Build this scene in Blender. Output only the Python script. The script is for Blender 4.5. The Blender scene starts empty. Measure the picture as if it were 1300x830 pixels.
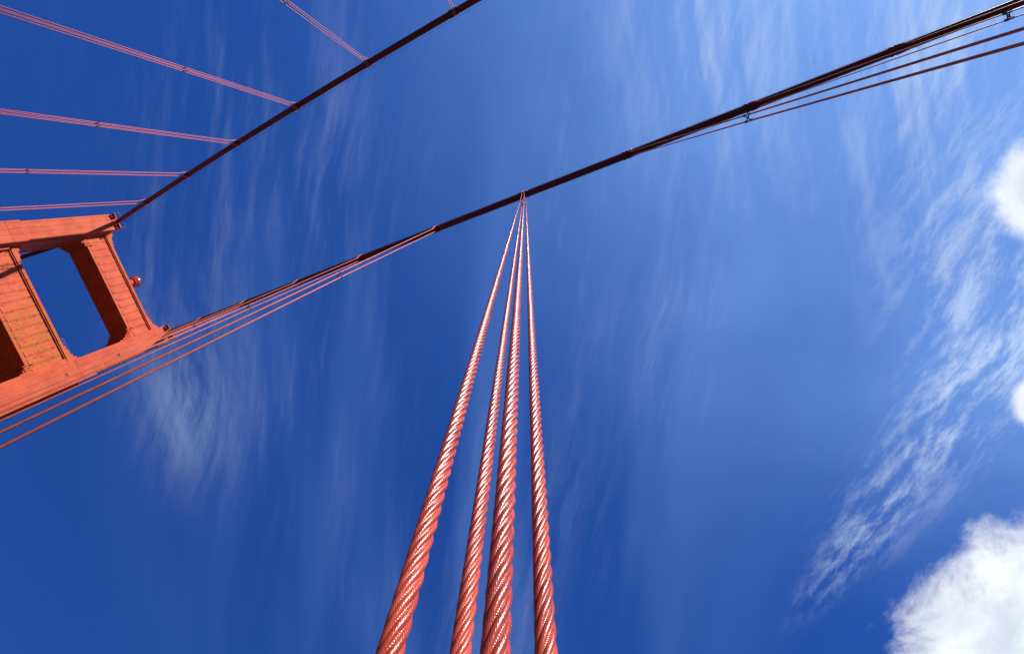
import bpy, bmesh, math, random
import numpy as np
from mathutils import Vector, Matrix
random.seed(7)
PI = math.pi
scene = bpy.context.scene
COL = scene.collection

# ------------------------------------------------------------------ helpers
def link(o): COL.objects.link(o); return o
def tag(o, label=None, cat=None, group=None, kind=None):
    if label: o['label'] = label
    if cat: o['category'] = cat
    if group: o['group'] = group
    if kind: o['kind'] = kind
    return o
def empty(name, loc=(0, 0, 0)):
    o = bpy.data.objects.new(name, None); o.location = loc; o.empty_display_size = .5
    return link(o)
def put(o, parent):
    """parent o to parent, keeping o's coordinates (given in world space)"""
    if parent is not None:
        o.parent = parent
        o.matrix_parent_inverse = Matrix.Translation(-Vector(world_loc(parent)))
    return o
def world_loc(o):
    v = Vector(o.location)
    p = o.parent
    if p is not None: v = v - 0 * v
    return v if p is None else Vector((0, 0, 0)) if o.type == 'MESH' else v
def obj(name, bm, mat, parent=None, smooth=False):
    me = bpy.data.meshes.new(name)
    bm.to_mesh(me); bm.free()
    me.materials.append(mat)
    if smooth:
        me.polygons.foreach_set('use_smooth', [True] * len(me.polygons))
    o = link(bpy.data.objects.new(name, me))
    return put(o, parent)
def box(bm, x0, x1, y0, y1, z0, z1, bev=0.0):
    r = bmesh.ops.create_cube(bm, size=1)
    vs = r['verts']
    for v in vs:
        v.co = Vector(((x0 + x1) / 2 + v.co.x * (x1 - x0), (y0 + y1) / 2 + v.co.y * (y1 - y0), (z0 + z1) / 2 + v.co.z * (z1 - z0)))
    if bev:
        es = list({e for v in vs for e in v.link_edges})
        bmesh.ops.bevel(bm, geom=es, offset=bev, segments=1, affect='EDGES')
def frame_of(t):
    t = t.normalized()
    a = Vector((0, 1, 0)) if abs(t.y) < .9 else Vector((1, 0, 0))
    u = t.cross(a).normalized(); w = t.cross(u).normalized()
    return u, w
def tube(bm, pts, r, n=8, cap=True):
    pts = [Vector(p) for p in pts]; rings = []
    rr = r if isinstance(r, (list, tuple)) else [r] * len(pts)
    for i, p in enumerate(pts):
        t = pts[min(i + 1, len(pts) - 1)] - pts[max(i - 1, 0)]
        u, w = frame_of(t)
        rings.append([bm.verts.new(p + (u * math.cos(2 * PI * k / n) + w * math.sin(2 * PI * k / n)) * rr[i]) for k in range(n)])
    for a, b in zip(rings, rings[1:]):
        for k in range(n):
            bm.faces.new((a[k], a[(k + 1) % n], b[(k + 1) % n], b[k]))
    if cap:
        bm.faces.new(rings[0][::-1]); bm.faces.new(rings[-1])

# ------------------------------------------------------------------ node helpers
class N:
    def __init__(s, tree): s.t = tree; s.n = tree.nodes; s.l = tree.links
    def new(s, ty, **kw):
        n = s.n.new(ty)
        for k, v in kw.items(): setattr(n, k, v)
        return n
    def set(s, sock, v):
        if isinstance(v, bpy.types.NodeSocket): s.l.new(v, sock)
        else: sock.default_value = v
    def m(s, op, a, b=None, c=None, clamp=False):
        n = s.new('ShaderNodeMath', operation=op, use_clamp=clamp)
        s.set(n.inputs[0], a)
        if b is not None: s.set(n.inputs[1], b)
        if c is not None: s.set(n.inputs[2], c)
        return n.outputs[0]
    def vm(s, op, a, b=None):
        n = s.new('ShaderNodeVectorMath', operation=op)
        s.set(n.inputs[0], a)
        if b is not None: s.set(n.inputs[1], b)
        return n.outputs['Value'] if op in ('LENGTH', 'DISTANCE', 'DOT_PRODUCT') else n.outputs[0]
    def mapr(s, v, a, b, c=0., d=1., smooth=True):
        n = s.new('ShaderNodeMapRange', interpolation_type='SMOOTHSTEP' if smooth else 'LINEAR')
        s.set(n.inputs['Value'], v)
        for k, x in zip(('From Min', 'From Max', 'To Min', 'To Max'), (a, b, c, d)): s.set(n.inputs[k], x)
        return n.outputs[0]
    def noise(s, vec, scale, detail=5, rough=.55, dist=0., w=None):
        n = s.new('ShaderNodeTexNoise')
        if w is not None: n.noise_dimensions = '4D'; n.inputs['W'].default_value = w
        s.set(n.inputs['Vector'], vec); n.inputs['Scale'].default_value = scale
        n.inputs['Detail'].default_value = detail; n.inputs['Roughness'].default_value = rough
        n.inputs['Distortion'].default_value = dist
        return n.outputs[0]
    def mix(s, f, a, b):
        n = s.new('ShaderNodeMix', data_type='RGBA')
        s.set(n.inputs['Factor'], f); s.set(n.inputs['A'], a); s.set(n.inputs['B'], b)
        # RGBA sockets
        return n
    def mixc(s, f, a, b):
        n = s.new('ShaderNodeMix', data_type='RGBA')
        s.set(n.inputs[0], f); s.set(n.inputs[6], a); s.set(n.inputs[7], b)
        return n.outputs[2]
def mapping(N_, vec, loc=(0, 0, 0), rot=(0, 0, 0), scale=(1, 1, 1), ty='POINT'):
    n = N_.new('ShaderNodeMapping', vector_type=ty)
    N_.set(n.inputs[0], vec)
    n.inputs['Location'].default_value = loc; n.inputs['Rotation'].default_value = rot; n.inputs['Scale'].default_value = scale
    return n.outputs[0]
def material(name):
    m = bpy.data.materials.new(name); m.use_nodes = True
    n = N(m.node_tree); b = m.node_tree.nodes['Principled BSDF']
    return m, n, b
def c4(r, g, b): return (r, g, b, 1)

# ------------------------------------------------------------------ materials
ORANGE = c4(.53, .088, .034); ORANGE2 = c4(.43, .060, .022); FADED = c4(.56, .120, .055)
def mat_tower(stained=False):
    m, n, b = material('tower_paint_stained' if stained else 'tower_paint')
    P = n.new('ShaderNodeNewGeometry').outputs['Position']
    big = n.noise(P, .35, 5, .6)
    fine = n.noise(P, 2.6, 6, .65)
    st = n.noise(mapping(n, P, scale=(1.6, 1.6, .16)), 1.3, 5, .6, w=3.)
    col = n.mixc(n.mapr(big, .35, .65), ORANGE, ORANGE2)
    col = n.mixc(n.mapr(st, .5, .72, 0, .55), col, FADED)
    col = n.mixc(n.mapr(fine, .58, .72, 0, .5), col, c4(.22, .035, .018))
    # plate joints
    br = n.new('ShaderNodeTexBrick'); br.offset = .5
    sw = n.new('ShaderNodeSeparateXYZ'); n.set(sw.inputs[0], P)
    cb = n.new('ShaderNodeCombineXYZ'); n.set(cb.inputs[0], n.m('ADD', sw.outputs[1], n.m('MULTIPLY', sw.outputs[0], .73))); n.set(cb.inputs[1], sw.outputs[2])
    n.set(br.inputs['Vector'], cb.outputs[0])
    br.inputs['Color1'].default_value = c4(1, 1, 1); br.inputs['Color2'].default_value = c4(.86, .86, .86); br.inputs['Mortar'].default_value = c4(.35, .35, .35)
    br.inputs['Scale'].default_value = 1; br.inputs['Mortar Size'].default_value = .035; br.inputs['Brick Width'].default_value = 1.37; br.inputs['Row Height'].default_value = 3.4
    mx = n.new('ShaderNodeMix', data_type='RGBA', blend_type='MULTIPLY'); mx.inputs[0].default_value = .22
    n.set(mx.inputs[6], col); n.set(mx.inputs[7], br.outputs[0]); col = mx.outputs[2]
    if stained:
        s1 = n.noise(mapping(n, P, scale=(1, 1.1, .8)), 1.15, 6, .72, .5, w=1.)
        s2 = n.noise(mapping(n, P, scale=(1, 1.5, .45)), 1.9, 6, .7, .3, w=9.)
        zc = sw.outputs[1]
        band = n.mapr(zc, 16., 10., 0, .12)
        col = n.mixc(n.mapr(n.m('ADD', s1, band), .585, .64, 0, .7), col, c4(.38, .115, .014))
        col = n.mixc(n.mapr(s2, .55, .64, 0, .85), col, c4(.07, .018, .01))
    n.set(b.inputs['Base Color'], col)
    b.inputs['Roughness'].default_value = .7
    b.inputs['Specular IOR Level'].default_value = .06
    bp = n.new('ShaderNodeBump'); bp.inputs['Strength'].default_value = .2; bp.inputs['Distance'].default_value = .05
    n.set(bp.inputs['Height'], n.m('ADD', n.m('MULTIPLY', fine, .5), br.outputs['Color'])); n.set(b.inputs['Normal'], bp.outputs[0])
    return m
def mat_rope(near):
    m, n, b = material('rope_paint' if near else 'far_rope_paint')
    P = n.new('ShaderNodeNewGeometry').outputs['Position']
    fine = n.noise(P, 40, 4, .6); mid = n.noise(mapping(n, P, scale=(1, 1, .3)), 7, 4, .6)
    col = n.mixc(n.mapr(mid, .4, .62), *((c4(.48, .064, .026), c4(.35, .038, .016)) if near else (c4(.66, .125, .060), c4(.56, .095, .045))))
    if near:
        col = n.mixc(n.mapr(fine, .58, .75, 0, .6), col, c4(.19, .022, .015))
        chips = n.noise(P, 130, 3, .7, w=4.)
        col = n.mixc(n.mapr(chips, .63, .71, 0, .8), col, c4(.08, .014, .010))
        col = n.mixc(n.mapr(n.noise(P, 90, 3, .6, w=11.), .64, .72, 0, .5), col, c4(.50, .13, .095))
    n.set(b.inputs['Base Color'], col)
    b.inputs['Roughness'].default_value = .30 if near else .55
    b.inputs['Specular IOR Level'].default_value = .13 if near else .10
    if near:
        n.set(b.inputs['Roughness'], n.mapr(fine, .3, .7, .19, .30))
        uv = n.new('ShaderNodeUVMap').outputs[0]
        s = n.new('ShaderNodeSeparateXYZ'); n.set(s.inputs[0], uv)
        wob = n.noise(mapping(n, uv, scale=(3, 9, 1)), 2., 2)
        ph = n.m('ADD', n.m('MULTIPLY', s.outputs[0], 46 * 2 * PI), n.m('MULTIPLY', s.outputs[1], 7.0))
        ph = n.m('ADD', ph, n.m('MULTIPLY', wob, 3.))
        wv = n.m('ABSOLUTE', n.m('SINE', n.m('MULTIPLY', ph, .5)))
        bp = n.new('ShaderNodeBump'); bp.inputs['Strength'].default_value = .32; bp.inputs['Distance'].default_value = .0011
        n.set(bp.inputs['Height'], n.m('ADD', wv, n.m('MULTIPLY', fine, .35))); n.set(b.inputs['Normal'], bp.outputs[0])
    return m
def mat_cable():
    m, n, b = material('cable_paint')
    P = n.new('ShaderNodeNewGeometry').outputs['Position']
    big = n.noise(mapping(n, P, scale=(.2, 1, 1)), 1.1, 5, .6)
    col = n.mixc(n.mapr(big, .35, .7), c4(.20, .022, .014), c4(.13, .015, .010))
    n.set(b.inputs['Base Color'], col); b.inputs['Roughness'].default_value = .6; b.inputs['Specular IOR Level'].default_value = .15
    bp = n.new('ShaderNodeBump'); bp.inputs['Strength'].default_value = .4; bp.inputs['Distance'].default_value = .02
    n.set(bp.inputs['Height'], n.noise(P, 6, 4)); n.set(b.inputs['Normal'], bp.outputs[0])
    return m
def mat_plain(name, col, rough=.5, metal=0., nz=.12, sc=3., spec=.1):
    m, n, b = material(name)
    P = n.new('ShaderNodeNewGeometry').outputs['Position']
    d = c4(*[c * (1 - nz * 3) for c in col[:3]])
    n.set(b.inputs['Base Color'], n.mixc(n.mapr(n.noise(P, sc, 6, .6), .35, .7), col, d))
    b.inputs['Specular IOR Level'].default_value = spec; b.inputs['Roughness'].default_value = rough; b.inputs['Metallic'].default_value = metal
    return m
TOWER = mat_tower(); STAINED = mat_tower(True); ROPE = mat_rope(True); FROPE = mat_rope(False); CABLE = mat_cable()
CLAMP = mat_plain('clamp_paint', c4(.22, .028, .018), .6, sc=6)
DARK = mat_plain('dark_steel', c4(.10, .028, .02), .5, sc=6)
BEACON = mat_plain('beacon_red', c4(.48, .07, .03), .15, sc=2, spec=.5)
RAIL = mat_plain('rail_paint', c4(.45, .10, .06), .5)
WIRE = mat_plain('wire_paint', c4(.07, .018, .014), .7)
ASPH = mat_plain('asphalt', c4(.05, .05, .052), .9, sc=8)
CONC = mat_plain('concrete', c4(.20, .19, .18), .9, sc=4)
WATER = mat_plain('bay_water', c4(.012, .03, .04), .12, sc=.05)

# ------------------------------------------------------------------ layout of the bridge (metres, camera at the origin)
D = 96.7; YN = -1.355; YF = YN + 27.43; PANEL = 15.24; X0 = 1.4547
H0, SL, CU = 150.82, .66678, .00111829
def cz(x):
    if x <= D: u = D - x; return H0 - SL * u + CU * u * u
    u = x - D; return H0 - .60 * u + CU * u * u
XEND = -170.

# ------------------------------------------------------------------ ground, deck, water (all below the view)
def sheet(name, x0, x1, y0, y1, z0, z1, mat, bev=0):
    bm = bmesh.new(); box(bm, x0, x1, y0, y1, z0, z1, bev)
    return tag(obj(name, bm, mat), kind='structure')
sheet('water', -9000, 9000, -9000, 9000, -78, -74, WATER)
sheet('road', -420, 420, 2.6, 22.1, -2.4, -1.85, ASPH)
sheet('pavement', -420, 420, -1.0, 2.597, -2.4, -1.70, CONC, .02)
sheet('pavement', -420, 420, 22.103, 25.7, -2.4, -1.70, CONC, .02)

# ------------------------------------------------------------------ main cables
def make_cable(y, label, bands, wire_ys):
    root = empty('main_cable', (XEND, y, cz(XEND)))
    tag(root, label, 'cable', 'main cables of the bridge')
    bm = bmesh.new()
    xs = list(np.arange(XEND, D + 60, 2.54))
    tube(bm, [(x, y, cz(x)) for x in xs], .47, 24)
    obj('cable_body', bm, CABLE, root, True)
    for xb in bands:
        z = cz(xb); t = Vector((1, 0, (cz(xb + .5) - cz(xb - .5)))).normalized()
        c = Vector((xb, y, z)); up = Vector((-t.z, 0, t.x)); s = Vector((0, 1, 0))
        bm = bmesh.new()
        tube(bm, [c - t * .62, c - t * .6, c - t * .5, c - t * .48, c + t * .48, c + t * .5, c + t * .6, c + t * .62],
             [.50, .545, .545, .525, .525, .545, .545, .50], 24)
        for side in (-1, 1):          # split flanges with their bolts, below and above
            q = [c + up * (side * .52) + a + b_ for a, b_ in ((-t * .55, -s * .10), (t * .55, -s * .10), (t * .55, s * .10), (-t * .55, s * .10))]
            v0 = [bm.verts.new(p) for p in q]; v1 = [bm.verts.new(p + up * side * .13) for p in q]
            bm.faces.new(v0); bm.faces.new(v1[::-1])
            for k in range(4): bm.faces.new((v0[k], v0[(k + 1) % 4], v1[(k + 1) % 4], v1[k]))
            for k in range(5):
                p = c + up * (side * .60) + t * (-.44 + .22 * k)
                tube(bm, [p - s * .22, p + s * .22], .035, 6)
        # saddles the ropes lie in
        for dx in (-.15, .15):
            pts = [c + t * dx + (s * math.sin(a) + up * math.cos(a)) * .56 for a in np.linspace(-1.6, 1.6, 15)]
            tube(bm, pts, .06, 6)
        obj('cable_band', bm, CLAMP, root, False)
        for sy in (-1, 1):
            bm = bmesh.new()
            p = c + s * sy * .50 + t * .75
            tube(bm, [p - Vector((0, 0, .1)), p + Vector((0, 0, 1.15))], .03, 6)
            box(bm, p.x - .10, p.x + .10, p.y - .07, p.y + .07, p.z - .12, p.z + .08)
            obj('stanchion', bm, RAIL, root)
    for sy in wire_ys:
        bm = bmesh.new()
        tube(bm, [(x, y + sy * .52, cz(x) + 1.12) for x in np.arange(XEND, D - 3, 2.54)], .016, 5)
        obj('hand_rope', bm, WIRE, root)
    return root
kn = range(-9, 6); kf = range(-9, 6)
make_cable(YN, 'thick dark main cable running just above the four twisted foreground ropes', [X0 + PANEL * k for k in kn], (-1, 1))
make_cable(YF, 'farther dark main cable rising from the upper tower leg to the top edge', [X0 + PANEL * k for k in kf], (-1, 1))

# ------------------------------------------------------------------ the four twisted foreground ropes
RR = .0362; PITCH = .64
def twisted_rope(name, path, y_sign, rot0, label):
    """path(z) -> (x, y); lobed six-strand section swept along it, then laid over the cable"""
    zs = []; z = -1.75
    while z < 96.95:
        zs.append(z); z += .016 if z < 9 else .03 if z < 40 else .06
    P = [Vector((*path(z), z)) for z in zs]
    ctop = Vector((path(97)[0], YN, cz(path(97)[0])))
    last = P[-1]
    R2 = abs(last.y - YN)
    for a in np.linspace(0, PI / 2, 14):
        P.append(Vector((last.x, YN + y_sign * R2 * math.cos(a), max(last.z, ctop.z) + .02 + R2 * math.sin(a) * 1.0)))
    n = 48; rs = RR * .337; rc = RR - rs
    prof = []
    for k in range(n):
        th = 2 * PI * k / n; loc = (th + PI / 6) % (PI / 3) - PI / 6
        q = rs * rs - (rc * math.sin(loc)) ** 2
        prof.append(rc * math.cos(loc) + math.sqrt(max(q, 0)))
    prof = np.array(prof); th0 = np.arange(n) * 2 * PI / n
    m = len(P); co = np.zeros((m, n, 3)); uvr = np.zeros((m, n, 2)); s = 0
    for i, p in enumerate(P):
        if i: s += (p - P[i - 1]).length
        t = (P[min(i + 1, m - 1)] - P[max(i - 1, 0)]).normalized()
        u = Vector((1, 0, 0)); u = (u - t * u.dot(t)).normalized(); w = t.cross(u)
        a = th0 + 2 * PI * s / PITCH + rot0
        c = prof * np.cos(a); d = prof * np.sin(a)
        co[i] = np.array(p)[None] + c[:, None] * np.array(u)[None] + d[:, None] * np.array(w)[None]
        uvr[i, :, 0] = a / (2 * PI); uvr[i, :, 1] = s
    I, K = np.meshgrid(np.arange(m - 1), np.arange(n), indexing='ij')
    K2 = (K + 1) % n
    faces = np.stack([I * n + K, I * n + K2, (I + 1) * n + K2, (I + 1) * n + K], -1).reshape(-1, 4)
    me = bpy.data.meshes.new(name)
    me.vertices.add(m * n); me.vertices.foreach_set('co', co.ravel())
    F = len(faces); me.loops.add(F * 4); me.loops.foreach_set('vertex_index', faces.ravel().astype(np.int32))
    me.polygons.add(F); me.polygons.foreach_set('loop_start', np.arange(F, dtype=np.int32) * 4)
    me.polygons.foreach_set('use_smooth', np.ones(F, dtype=bool))
    me.update(calc_edges=True)
    uvl = me.uv_layers.new(name='UVMap')
    uf = uvr.reshape(-1, 2)[faces.ravel()].reshape(F, 4, 2).copy()
    wrap = (K.ravel() == n - 1)
    uf[wrap, 1, 0] += 1; uf[wrap, 2, 0] += 1
    uvl.data.foreach_set('uv', uf.ravel())
    me.materials.append(ROPE)
    o = link(bpy.data.objects.new(name, me))
    return tag(o, label, 'rope', 'four twisted foreground ropes')
SPZ = 50.
def near_path(ax, bx, y0, sgn):
    def f(z):
        x = ax + bx * z
        y = y0 - .0021 * (z - 1.7)
        if z > SPZ:
            e = YN + sgn * .27; yS = y0 - .0021 * (SPZ - 1.7)
            q = min((z - SPZ) / (94 - SPZ), 1); y = yS + (e - yS) * q
            if z > 94: y = e + sgn * .26 * min((z - 94) / 2.4, 1)
        return x, y
    return f
twisted_rope('suspender_rope', near_path(.742, .0104, -.97, 1), 1, .3, 'leftmost of the four thick twisted foreground ropes, leaning to the lower left')
twisted_rope('suspender_rope', near_path(.7465, .0100, -1.34, -1), -1, .9, 'thinner twisted foreground rope between the leftmost rope and the thickest rope')
twisted_rope('suspender_rope', near_path(.4484, .0098, -.97, 1), 1, 1.4, 'thickest twisted foreground rope, third from the left of the four')
twisted_rope('suspender_rope', near_path(.4496, .0094, -1.34, -1), -1, .1, 'rightmost of the four twisted foreground ropes, standing apart and nearly upright')

def spacer_bm(bm, pts):
    """clips round the ropes joined by crossed straps"""
    for p in pts:
        p = Vector(p); tube(bm, [p - Vector((0, 0, .16)), p + Vector((0, 0, .16))], .075, 8)
    c = sum((Vector(p) for p in pts), Vector()) / len(pts)
    for p in pts:
        tube(bm, [Vector(p) + Vector((0, 0, .10)), c - Vector((0, 0, .10))], .028, 6)
        tube(bm, [Vector(p) - Vector((0, 0, .10)), c + Vector((0, 0, .10))], .028, 6)
bm = bmesh.new()
spacer_bm(bm, [(*near_path(a, b_, y, s_)(SPZ), SPZ) for a, b_, y, s_ in ((.742, .0104, -.97, 1), (.7465, .01, -1.34, -1), (.4484, .0098, -.97, 1), (.4496, .0094, -1.34, -1))])
tag(obj('rope_separator', bm, CLAMP), 'small dark clamp between the four foreground ropes just under the main cable', 'clamp')

# ------------------------------------------------------------------ the other suspender sets
def rope_set(k, yc, side, spz, label, group):
    x = X0 + PANEL * k; zc = cz(x); yb = yc + (.13 if side < 0 else -.0)
    sp = spz[0]
    root = empty('suspender_rope_set', (x, yb, -1.75))
    tag(root, label, 'rope set', group)
    slope = (cz(x + .5) - cz(x - .5))
    for dx in (-.15, .15):
        for sg in (-1, 1):
            bm = bmesh.new(); ytop = yc + sg * .545
            zt = zc + slope * dx
            pts = [(x + dx, yb + sg * .19, -1.75), (x + dx, yb + sg * .19, sp)]
            ym = yc + sg * .27; zm = zt - 3.
            pts += [(x + dx, yb + sg * .19 + (ym - yb - sg * .19) * q, sp + (zm - sp) * q) for q in (.33, .66, 1.)]
            pts += [(x + dx, ytop - sg * .03, zt - .7)]
            pts += [(x + dx - slope * .545 * math.sin(a) * .5, yc + sg * .545 * math.cos(a), zt + .545 * math.sin(a)) for a in (.35, .75, 1.15, PI / 2)]
            tube(bm, pts, .037, 8)
            obj('rope', bm, FROPE, root, True)
    for z in spz:
        bm = bmesh.new()
        spacer_bm(bm, [(x + dx, yb + sg * .19, z) for dx in (-.15, .15) for sg in (-1, 1)])
        obj('separator', bm, DARK, root)
NG = 'rope sets hanging from the nearer cable'; FG = 'rope sets hanging from the farther cable'
near_sets = {1: (50.8, 'orange rope set lowest of those sweeping to the left edge below the tower'),
             2: (66., 'orange rope set sweeping to the left edge, next above the lowest set'),
             3: (81.6, 'third orange rope set left of the foreground ropes, grazing the lower tower leg'),
             4: (87.5, 'fourth orange rope set left of the foreground ropes, crossing the lower tower leg'),
             5: (96., 'orange rope set nearest the tower, lying over the lower tower leg'),
             -1: (41.6, 'dark rope pair lowest at the right edge, first set right of the foreground ropes'),
             -2: (40.5, 'second dark rope set right of the foreground ropes, close under the cable'),
             -3: (38., 'third dark rope set right of the foreground ropes, almost hidden along the cable')}
for k, (z, lb) in near_sets.items(): rope_set(k, YN, -1, (z,), lb, NG)
far_sets = {0: (64., 'short bit of rope set at the top edge, topmost on the farther cable'),
            1: (70., 'rope set from the top edge down to the farther cable, second from the top'),
            2: (76.16, 'long pinkish rope set slanting from the top left corner to the farther cable'),
            3: (81.56, 'pinkish rope set leaving the left edge next below the one from the corner'),
            4: (87.52, 'thin rope set running almost level from the left edge to the farther cable'),
            5: (99., 'thin rope set lying just above the upper tower leg at the left edge')}
for k, (z, lb) in far_sets.items(): rope_set(k, YF, 1, (z,), lb, FG)

# ------------------------------------------------------------------ the tower
tw = empty('suspension_tower', (95., (YN + YF) / 2, -74))
tag(tw, 'orange red steel bridge tower with stepped legs and fluted struts at the left', 'bridge tower')
def leg(yc, inner, nm):
    bm = bmesh.new()
    # (z0, z1, slab half width, slab x0, x1, body half width, body x0, x1)
    tiers = [(118.8, 145.4, 1.86, 90.5, 99.9, 2.06, 91.9, 98.5),
             (115.2, 118.8, 2.06, 90.36, 100.04, 2.16, 91.9, 98.5),
             (62., 115.2, 2.06, 90.36, 100.04, 2.78, 91.75, 98.7),
             (20., 62., 2.7, 89.6, 100.8, 3.5, 91.2, 99.2),
             (-74., 20., 3.4, 88.6, 101.8, 4.4, 90.2, 100.2)]
    for z0, z1, sw, sx0, sx1, bw, bx0, bx1 in tiers:
        box(bm, sx0, sx1, yc - sw, yc + sw, z0, z1, .04)
        box(bm, bx0, bx1, yc - bw, yc + bw, z0, z1 - .05, .04)
        # low vertical ridges on the face
        if z1 > 60:
            for o_, w_ in ((-sw + .28, .16), (sw - .28, .16), (-.55, .07), (.55, .07)):
                box(bm, sx0 - .05, sx0 + .1, yc + o_ - w_, yc + o_ + w_, z0 + .03, z1 - .06)
    o = obj('leg', bm, TOWER, tw)
    # head: housing over the saddle
    bm = bmesh.new()
    box(bm, 90.7, 99.7, yc - 1.55, yc + 1.55, 145.4, 145.9, .05)
    box(bm, 91.9, 98.9, yc - 1.25, yc + 1.25, 145.9, 149.6, .3)
    box(bm, 90.25, 91.0, yc - 1.1, yc - .6, 144.9, 146.4, .05)
    box(bm, 90.25, 91.0, yc + .6, yc + 1.1, 144.9, 146.4, .05)
    obj('saddle_housing', bm, TOWER, o)
    for sy in (-1, 1):
        bm = bmesh.new()
        for x in np.arange(89.4, 92.3, .7): tube(bm, [(x, yc + sy * 1.75, 145.6), (x, yc + sy * 1.75, 146.9)], .035, 6)
        for h in (.65, 1.25): tube(bm, [(89.4, yc + sy * 1.75, 145.6 + h), (92.3, yc + sy * 1.75, 145.6 + h)], .03, 6)
        tube(bm, [(89.4, yc + sy * 1.75, 146.85), (89.4, yc + sy * .75, 146.85)], .03, 6)
        y_ = sorted((yc + sy * 1.85, yc + sy * .7)); box(bm, 89.7, 90.45, y_[0], y_[1], 145.5, 145.62)
        obj('railing', bm, RAIL, o)
leg(YN, 1, 'near'); leg(YF, -1, 'far')

def strut(zb, zt, mat, xf=92.5, xb=96.9):
    ya, yb = YN + 1.8, YF - 1.8
    bm = bmesh.new()
    box(bm, xf + .35, xb - .35, ya, yb, zb + .05, zt - .05)
    core = obj('strut', bm, mat, tw)
    yin0, yin1 = YN + 2.0, YF - 2.0
    # fluted panel, front and back: pleats running up the strut
    bm = bmesh.new()
    npl = 14; L = (yin1 - yin0); z0, z1 = zb + 1.25, zt - 1.35; sub = 8
    for xs_, dr in ((xf + .36, -1), (xb - .36, 1)):
        prev = None
        for i in range(npl * sub + 1):
            y = yin0 + L * i / (npl * sub); q = (i % sub) / sub
            d = .18 * (1 - q) ** 1.4 if q else .0
            if i % sub == 1: d = .165
            a = (bm.verts.new((xs_ + dr * (.01 + d), y, z0)), bm.verts.new((xs_ + dr * (.01 + d * .8), y, z1)))
            if prev: bm.faces.new((prev[0], a[0], a[1], prev[1]))
            prev = a
    obj('fluted_panel', bm, mat, core, True)
    bm = bmesh.new()
    for xa, xb_ in ((xf, xf + .55), (xb - .55, xb)):
        out = xa == xf
        for z_0, z_1, dd in ((zb, zb + .62, 0), (zb + .62, zb + .95, .14), (zt - .72, zt, 0), (zt - 1.02, zt - .72, .14)):
            box(bm, xa + (dd if out else 0), xb_ - (0 if out else dd), yin0 - .1, yin1 + .1, z_0, z_1 - .004)
    # stepped soffit plates
    for k in range(5):
        for y_, s_ in ((yin0, 1), (yin1, -1)):
            w = 2.3 - .4 * k
            yy = sorted((y_ - s_ * .2, y_ + s_ * w)); box(bm, xf + .12 + .02 * k, xb - .12 - .02 * k, yy[0], yy[1], zb - .16 * (k + 1), zb - .16 * k)
    obj('rim', bm, mat, core)
    # stepped corbels into the legs, below; low ledges above
    for y_, s_ in ((yin0, 1), (yin1, -1)):
        bm = bmesh.new()
        for k, (w, d) in enumerate(((1.9, .6), (1.45, 1.2), (1.0, 1.85), (.55, 2.7), (.25, 3.9))):
            yy = sorted((y_ - s_ * .1, y_ + s_ * w))
            box(bm, xf - .10 + .05 * k, xb + .1 - .05 * k, yy[0], yy[1], zb - d, zb - .002 * k - (.8 if k == 0 else 0) * 0 + .02 * k)
        # fins standing on the corbel face
        for k, (w, d) in enumerate(((2.15, .6), (1.75, .5), (1.35, .4))):
            yy = sorted((y_ + s_ * w, y_ + s_ * (w - .14)))
            box(bm, xf - .26, xf + .1, yy[0], yy[1], zb - d - .4, zb + 2.2 - .7 * k)
        obj('corbel', bm, mat, core)
        bm = bmesh.new()
        for k, (w, d) in enumerate(((3.0, .45), (2.2, .8), (1.2, 1.3), (.6, 2.0))):
            yy = sorted((y_ - s_ * .1, y_ + s_ * w))
            box(bm, xf + .08 + .04 * k, xb - .08 - .04 * k, yy[0], yy[1], zt - .02, zt + d - .003 * k)
        obj('ledge', bm, mat, core)
    bm = bmesh.new()
    for sx in (xf + .3,):
        for y_ in np.arange(yin0 + .5, yin0 + 4.6, .8): tube(bm, [(sx, y_, zt), (sx, y_, zt + 1.15)], .03, 6)
        for h in (.6, 1.15): tube(bm, [(sx, yin0, zt + h), (sx, yin0 + 4.5, zt + h)], .025, 6)
    obj('railing', bm, RAIL, core)
strut(136.1, 144.2, TOWER)
strut(106.9, 117.0, STAINED, 92.5, 97.6)
strut(72., 84., TOWER, 92.1, 98.)
strut(32., 46., TOWER, 91.8, 98.4)

# aviation beacon on the top strut
bk = empty('beacon_dome', (93.7, 12.3, 144.2))
tag(bk, 'round glossy red beacon dome standing on the upper strut of the tower', 'beacon')
bm = bmesh.new()
bmesh.ops.create_uvsphere(bm, u_segments=32, v_segments=20, radius=1.28)
for v in bm.verts: v.co.z *= 1.15; v.co += Vector((93.2, 12.3, 146.9))
obj('dome', bm, BEACON, bk, True)
bm = bmesh.new()
tube(bm, [(93.2, 12.3, 144.2), (93.2, 12.3, 145.9)], .7, 16)
tube(bm, [(93.2, 12.3, 145.75), (93.2, 12.3, 145.95)], 1.0, 20)
obj('base', bm, TOWER, bk)
bm = bmesh.new()
tube(bm, [(93.2, 12.3, 148.6), (93.2, 12.3, 149.4)], .05, 6)
tube(bm, [(93.2, 12.3, 147.14), (93.2, 12.3, 147.26)], 1.33, 32)
obj('finial', bm, RAIL, bk)

# ------------------------------------------------------------------ light
sd = Vector((-1, .38, 1.31)).normalized()
el = math.asin(sd.z); az = math.atan2(sd.x, sd.y)
sun = bpy.data.lights.new('sun', 'SUN'); sun.energy = 5.0; sun.angle = math.radians(.5); sun.color = (1, .955, .89)
so = link(bpy.data.objects.new('sun', sun)); so.rotation_euler = sd.to_track_quat('Z', 'Y').to_euler()

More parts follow.
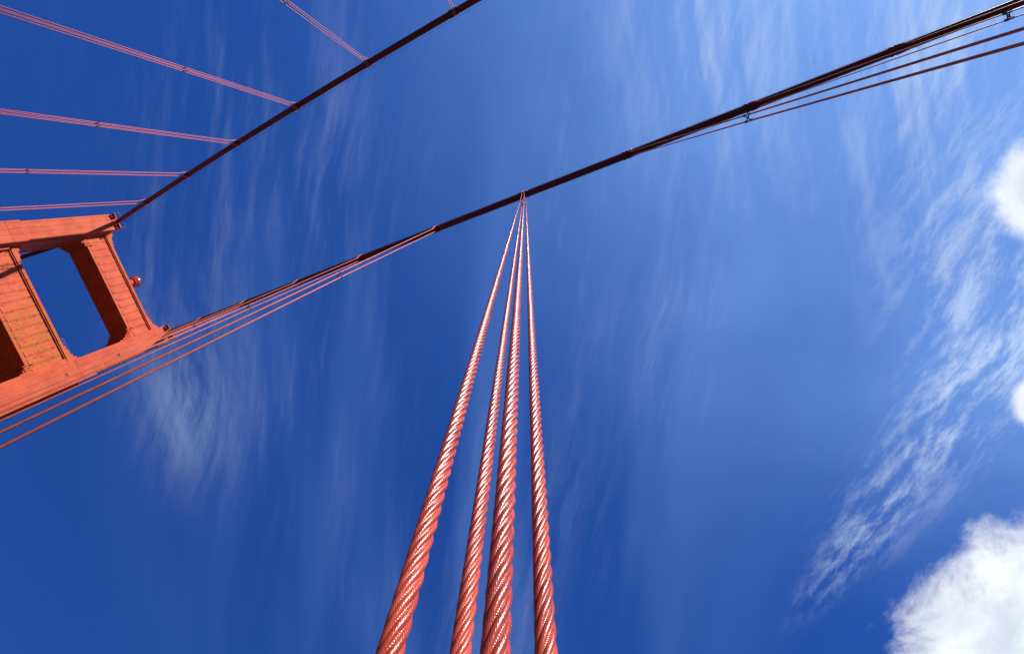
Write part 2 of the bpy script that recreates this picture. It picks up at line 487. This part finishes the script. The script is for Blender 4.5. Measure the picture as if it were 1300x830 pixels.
w = bpy.data.worlds.new('World'); scene.world = w; w.use_nodes = True
n = N(w.node_tree); w.node_tree.nodes.clear()
out = n.new('ShaderNodeOutputWorld'); bg = n.new('ShaderNodeBackground'); n.l.new(bg.outputs[0], out.inputs[0])
bg.inputs['Strength'].default_value = .064
sky = n.new('ShaderNodeTexSky'); sky.sky_type = 'NISHITA'; sky.sun_disc = False
sky.sun_elevation = el; sky.sun_rotation = az % (2 * PI)
sky.altitude = 80; sky.air_density = 1.; sky.dust_density = .2; sky.ozone_density = 3.
hs = n.new('ShaderNodeHueSaturation'); hs.inputs['Saturation'].default_value = 1.22; hs.inputs['Value'].default_value = 1.; hs.inputs['Hue'].default_value = .512
n.l.new(sky.outputs[0], hs.inputs['Color'])
tint = n.new('ShaderNodeMix', data_type='RGBA', blend_type='MULTIPLY'); tint.inputs[0].default_value = 1
n.set(tint.inputs[6], hs.outputs[0]); tint.inputs[7].default_value = c4(.43, .80, 1.27)
base = tint.outputs[2]
dirv = n.new('ShaderNodeTexCoord').outputs['Generated']
sp = n.new('ShaderNodeSeparateXYZ'); n.set(sp.inputs[0], dirv)
zc = n.m('MAXIMUM', sp.outputs[2], .03)
cp = n.new('ShaderNodeCombineXYZ'); n.set(cp.inputs[0], n.m('DIVIDE', sp.outputs[0], zc)); n.set(cp.inputs[1], n.m('DIVIDE', sp.outputs[1], zc))
p = cp.outputs[0]                      # position in the cloud layer seen from below
def blob(c, ang, ra, rb, pw=1.):
    """soft ellipse in the cloud layer: ang = direction of the long axis"""
    q = mapping(n, p, loc=(c[0], c[1], 0), rot=(0, 0, ang), scale=(ra, rb, 1), ty='TEXTURE')
    return n.mapr(n.vm('LENGTH', q), 1., 0.)
def addm(a, b): return n.m('ADD', a, b)
def mulm(a, b): return n.m('MULTIPLY', a, b)
warp = n.new('ShaderNodeTexNoise'); n.set(warp.inputs['Vector'], p); warp.inputs['Scale'].default_value = 2.2; warp.inputs['Detail'].default_value = 3
wv = n.vm('MULTIPLY', n.vm('SUBTRACT', warp.outputs['Color'], (.5, .5, .5)), (.10, .10, 0))
pw = n.vm('ADD', p, wv)
A1 = math.atan2(-.85, .42); A2 = math.atan2(-.233, .32); A0 = math.atan2(-1, .12)
def streak(ang, along, across, detail=7, rough=.62, w_=0., vec=pw):
    q = mapping(n, vec, rot=(0, 0, ang), scale=(1 / along, 1 / across, 1), ty='TEXTURE') if False else mapping(n, vec, rot=(0, 0, ang), scale=(along, across, 1), ty='TEXTURE')
    return n.noise(q, 1., detail, rough, .08, w=w_)
s_main = streak(A1, .55, .075, w_=1.3)
s_fine = streak(A1 + .12, .22, .022, 6, .65, w_=5.1)
s_up = streak(A0, .40, .045, 7, .62, w_=7.7)
s_rt = streak(A2, .15, .050, 10, .72, w_=2.2)
patch = n.noise(p, 3.2, 4, .55, w=4.)
cir = mulm(n.mapr(addm(mulm(s_main, .6), mulm(s_fine, .4)), .46, .74), n.mapr(patch, .35, .65, .25, 1.))
upr = mulm(n.mapr(addm(mulm(s_up, .7), mulm(s_fine, .3)), .43, .72), 1.)
def total(items):
    r = None
    for it in items: r = it if r is None else addm(r, it)
    return r
m_top = total([mulm(blob((-.34, .12), A0, .40, .24), .52), mulm(blob((-.60, -.06), A1, .45, .22), .62)])
m_mid = total([mulm(blob((-.05, -.05), A1, .40, .16), .40), mulm(blob((.50, -.32), A1, .5, .22), .16), mulm(blob((-.15, -.25), A1, .35, .12), .30),
               mulm(blob((.35, .25), A1, .6, .4), .22), mulm(blob((.25, -.55), A1, .45, .25), .22)])
m_left = total([mulm(blob((.64, -.10), A0 + .2, .28, .16), .19), mulm(blob((.66, -.14), A0 + .1, .14, .07), .12)])
cirrus = total([mulm(upr, m_top), mulm(cir, m_mid), mulm(n.mapr(addm(mulm(s_up, .5), mulm(s_fine, .5)), .36, .68), m_left)])
rt = mulm(n.mapr(s_rt, .44, .66), total([mulm(blob((-.46, -.60), A2, .38, .13), .56), mulm(blob((-.64, -.45), A2, .32, .22), .52), mulm(blob((-.28, -.74), A2, .22, .06), .42), mulm(blob((-.60, -.24), A1, .42, .18), .42)]))
veil = total([mulm(blob((-.76, .12), A0, 1.15, 1.12), .90), mulm(blob((-.70, -.5), A2, .6, .40), .35)])
veil = mulm(veil, n.mapr(patch, .25, .75, .7, 1.12))
bands = mulm(n.mapr(n.noise(mapping(n, p, rot=(0, 0, A1), scale=(.9, .12, 1), ty='TEXTURE'), 1., 2, .4, w=3.3), .42, .68), blob((.25, -.45), A1, .9, .75))
veil = addm(veil, mulm(bands, .18))
cl = n.m('MINIMUM', total([cirrus, rt]), .9)
base = n.mixc(veil, base, c4(2.3, 4.4, 9.2))
WHITE = c4(6.0, 7.3, 9.6)
colr = n.mixc(cl, base, WHITE)
# cumulus
cn = n.noise(p, 7.5, 11, .66, .5, w=2.); cn2 = n.noise(p, 3.0, 5, .5, 0, w=6.)
cum = total([mulm(blob((-.75, -.292), .2, .22, .15), 1.25), mulm(blob((-.63, -.61), .5, .10, .075), 1.3), mulm(blob((-.58, -1.06), -.22, .54, .46), 1.4)])
dens = n.m('ADD', cum, mulm(n.m('SUBTRACT', addm(mulm(cn, .75), mulm(cn2, .25)), .5), 1.5))
cm = mulm(n.mapr(dens, .34, .80), n.mapr(cum, .02, .16))
shade = n.mapr(n.noise(n.vm('ADD', p, (.02, -.03, 0)), 6., 6, .6, .2, w=2.), .38, .62, 0, 1)
ccol = n.mixc(mulm(shade, n.mapr(dens, .5, .95)), c4(9.3, 9.6, 10.0), c4(6.3, 7.0, 8.4))
colr = n.mixc(cm, colr, ccol)
n.set(bg.inputs['Color'], colr)

# ------------------------------------------------------------------ camera
cam = bpy.data.cameras.new('camera'); co_ = link(bpy.data.objects.new('camera', cam)); scene.camera = co_
right = Vector((-0.9306614482856255, -0.36483114135149497, 0.027703916240625272))
up = Vector((-0.35571862850007974, 0.9199357094661672, 0.1648713067425677))
fwd = Vector((0.08563600885681427, -0.14358457002458533, 0.98592593293712))
co_.matrix_world = Matrix(((right.x, up.x, -fwd.x, 0), (right.y, up.y, -fwd.y, 0), (right.z, up.z, -fwd.z, 0), (0, 0, 0, 1)))
cam.sensor_width = 36; cam.sensor_fit = 'HORIZONTAL'; cam.lens = 829.7 / 1300 * 36
cam.shift_y = -44.5 / 1300
cam.clip_start = .05; cam.clip_end = 20000
scene.view_settings.view_transform = 'Standard'; scene.view_settings.look = 'None'
scene.view_settings.exposure = .75; scene.view_settings.gamma = 1
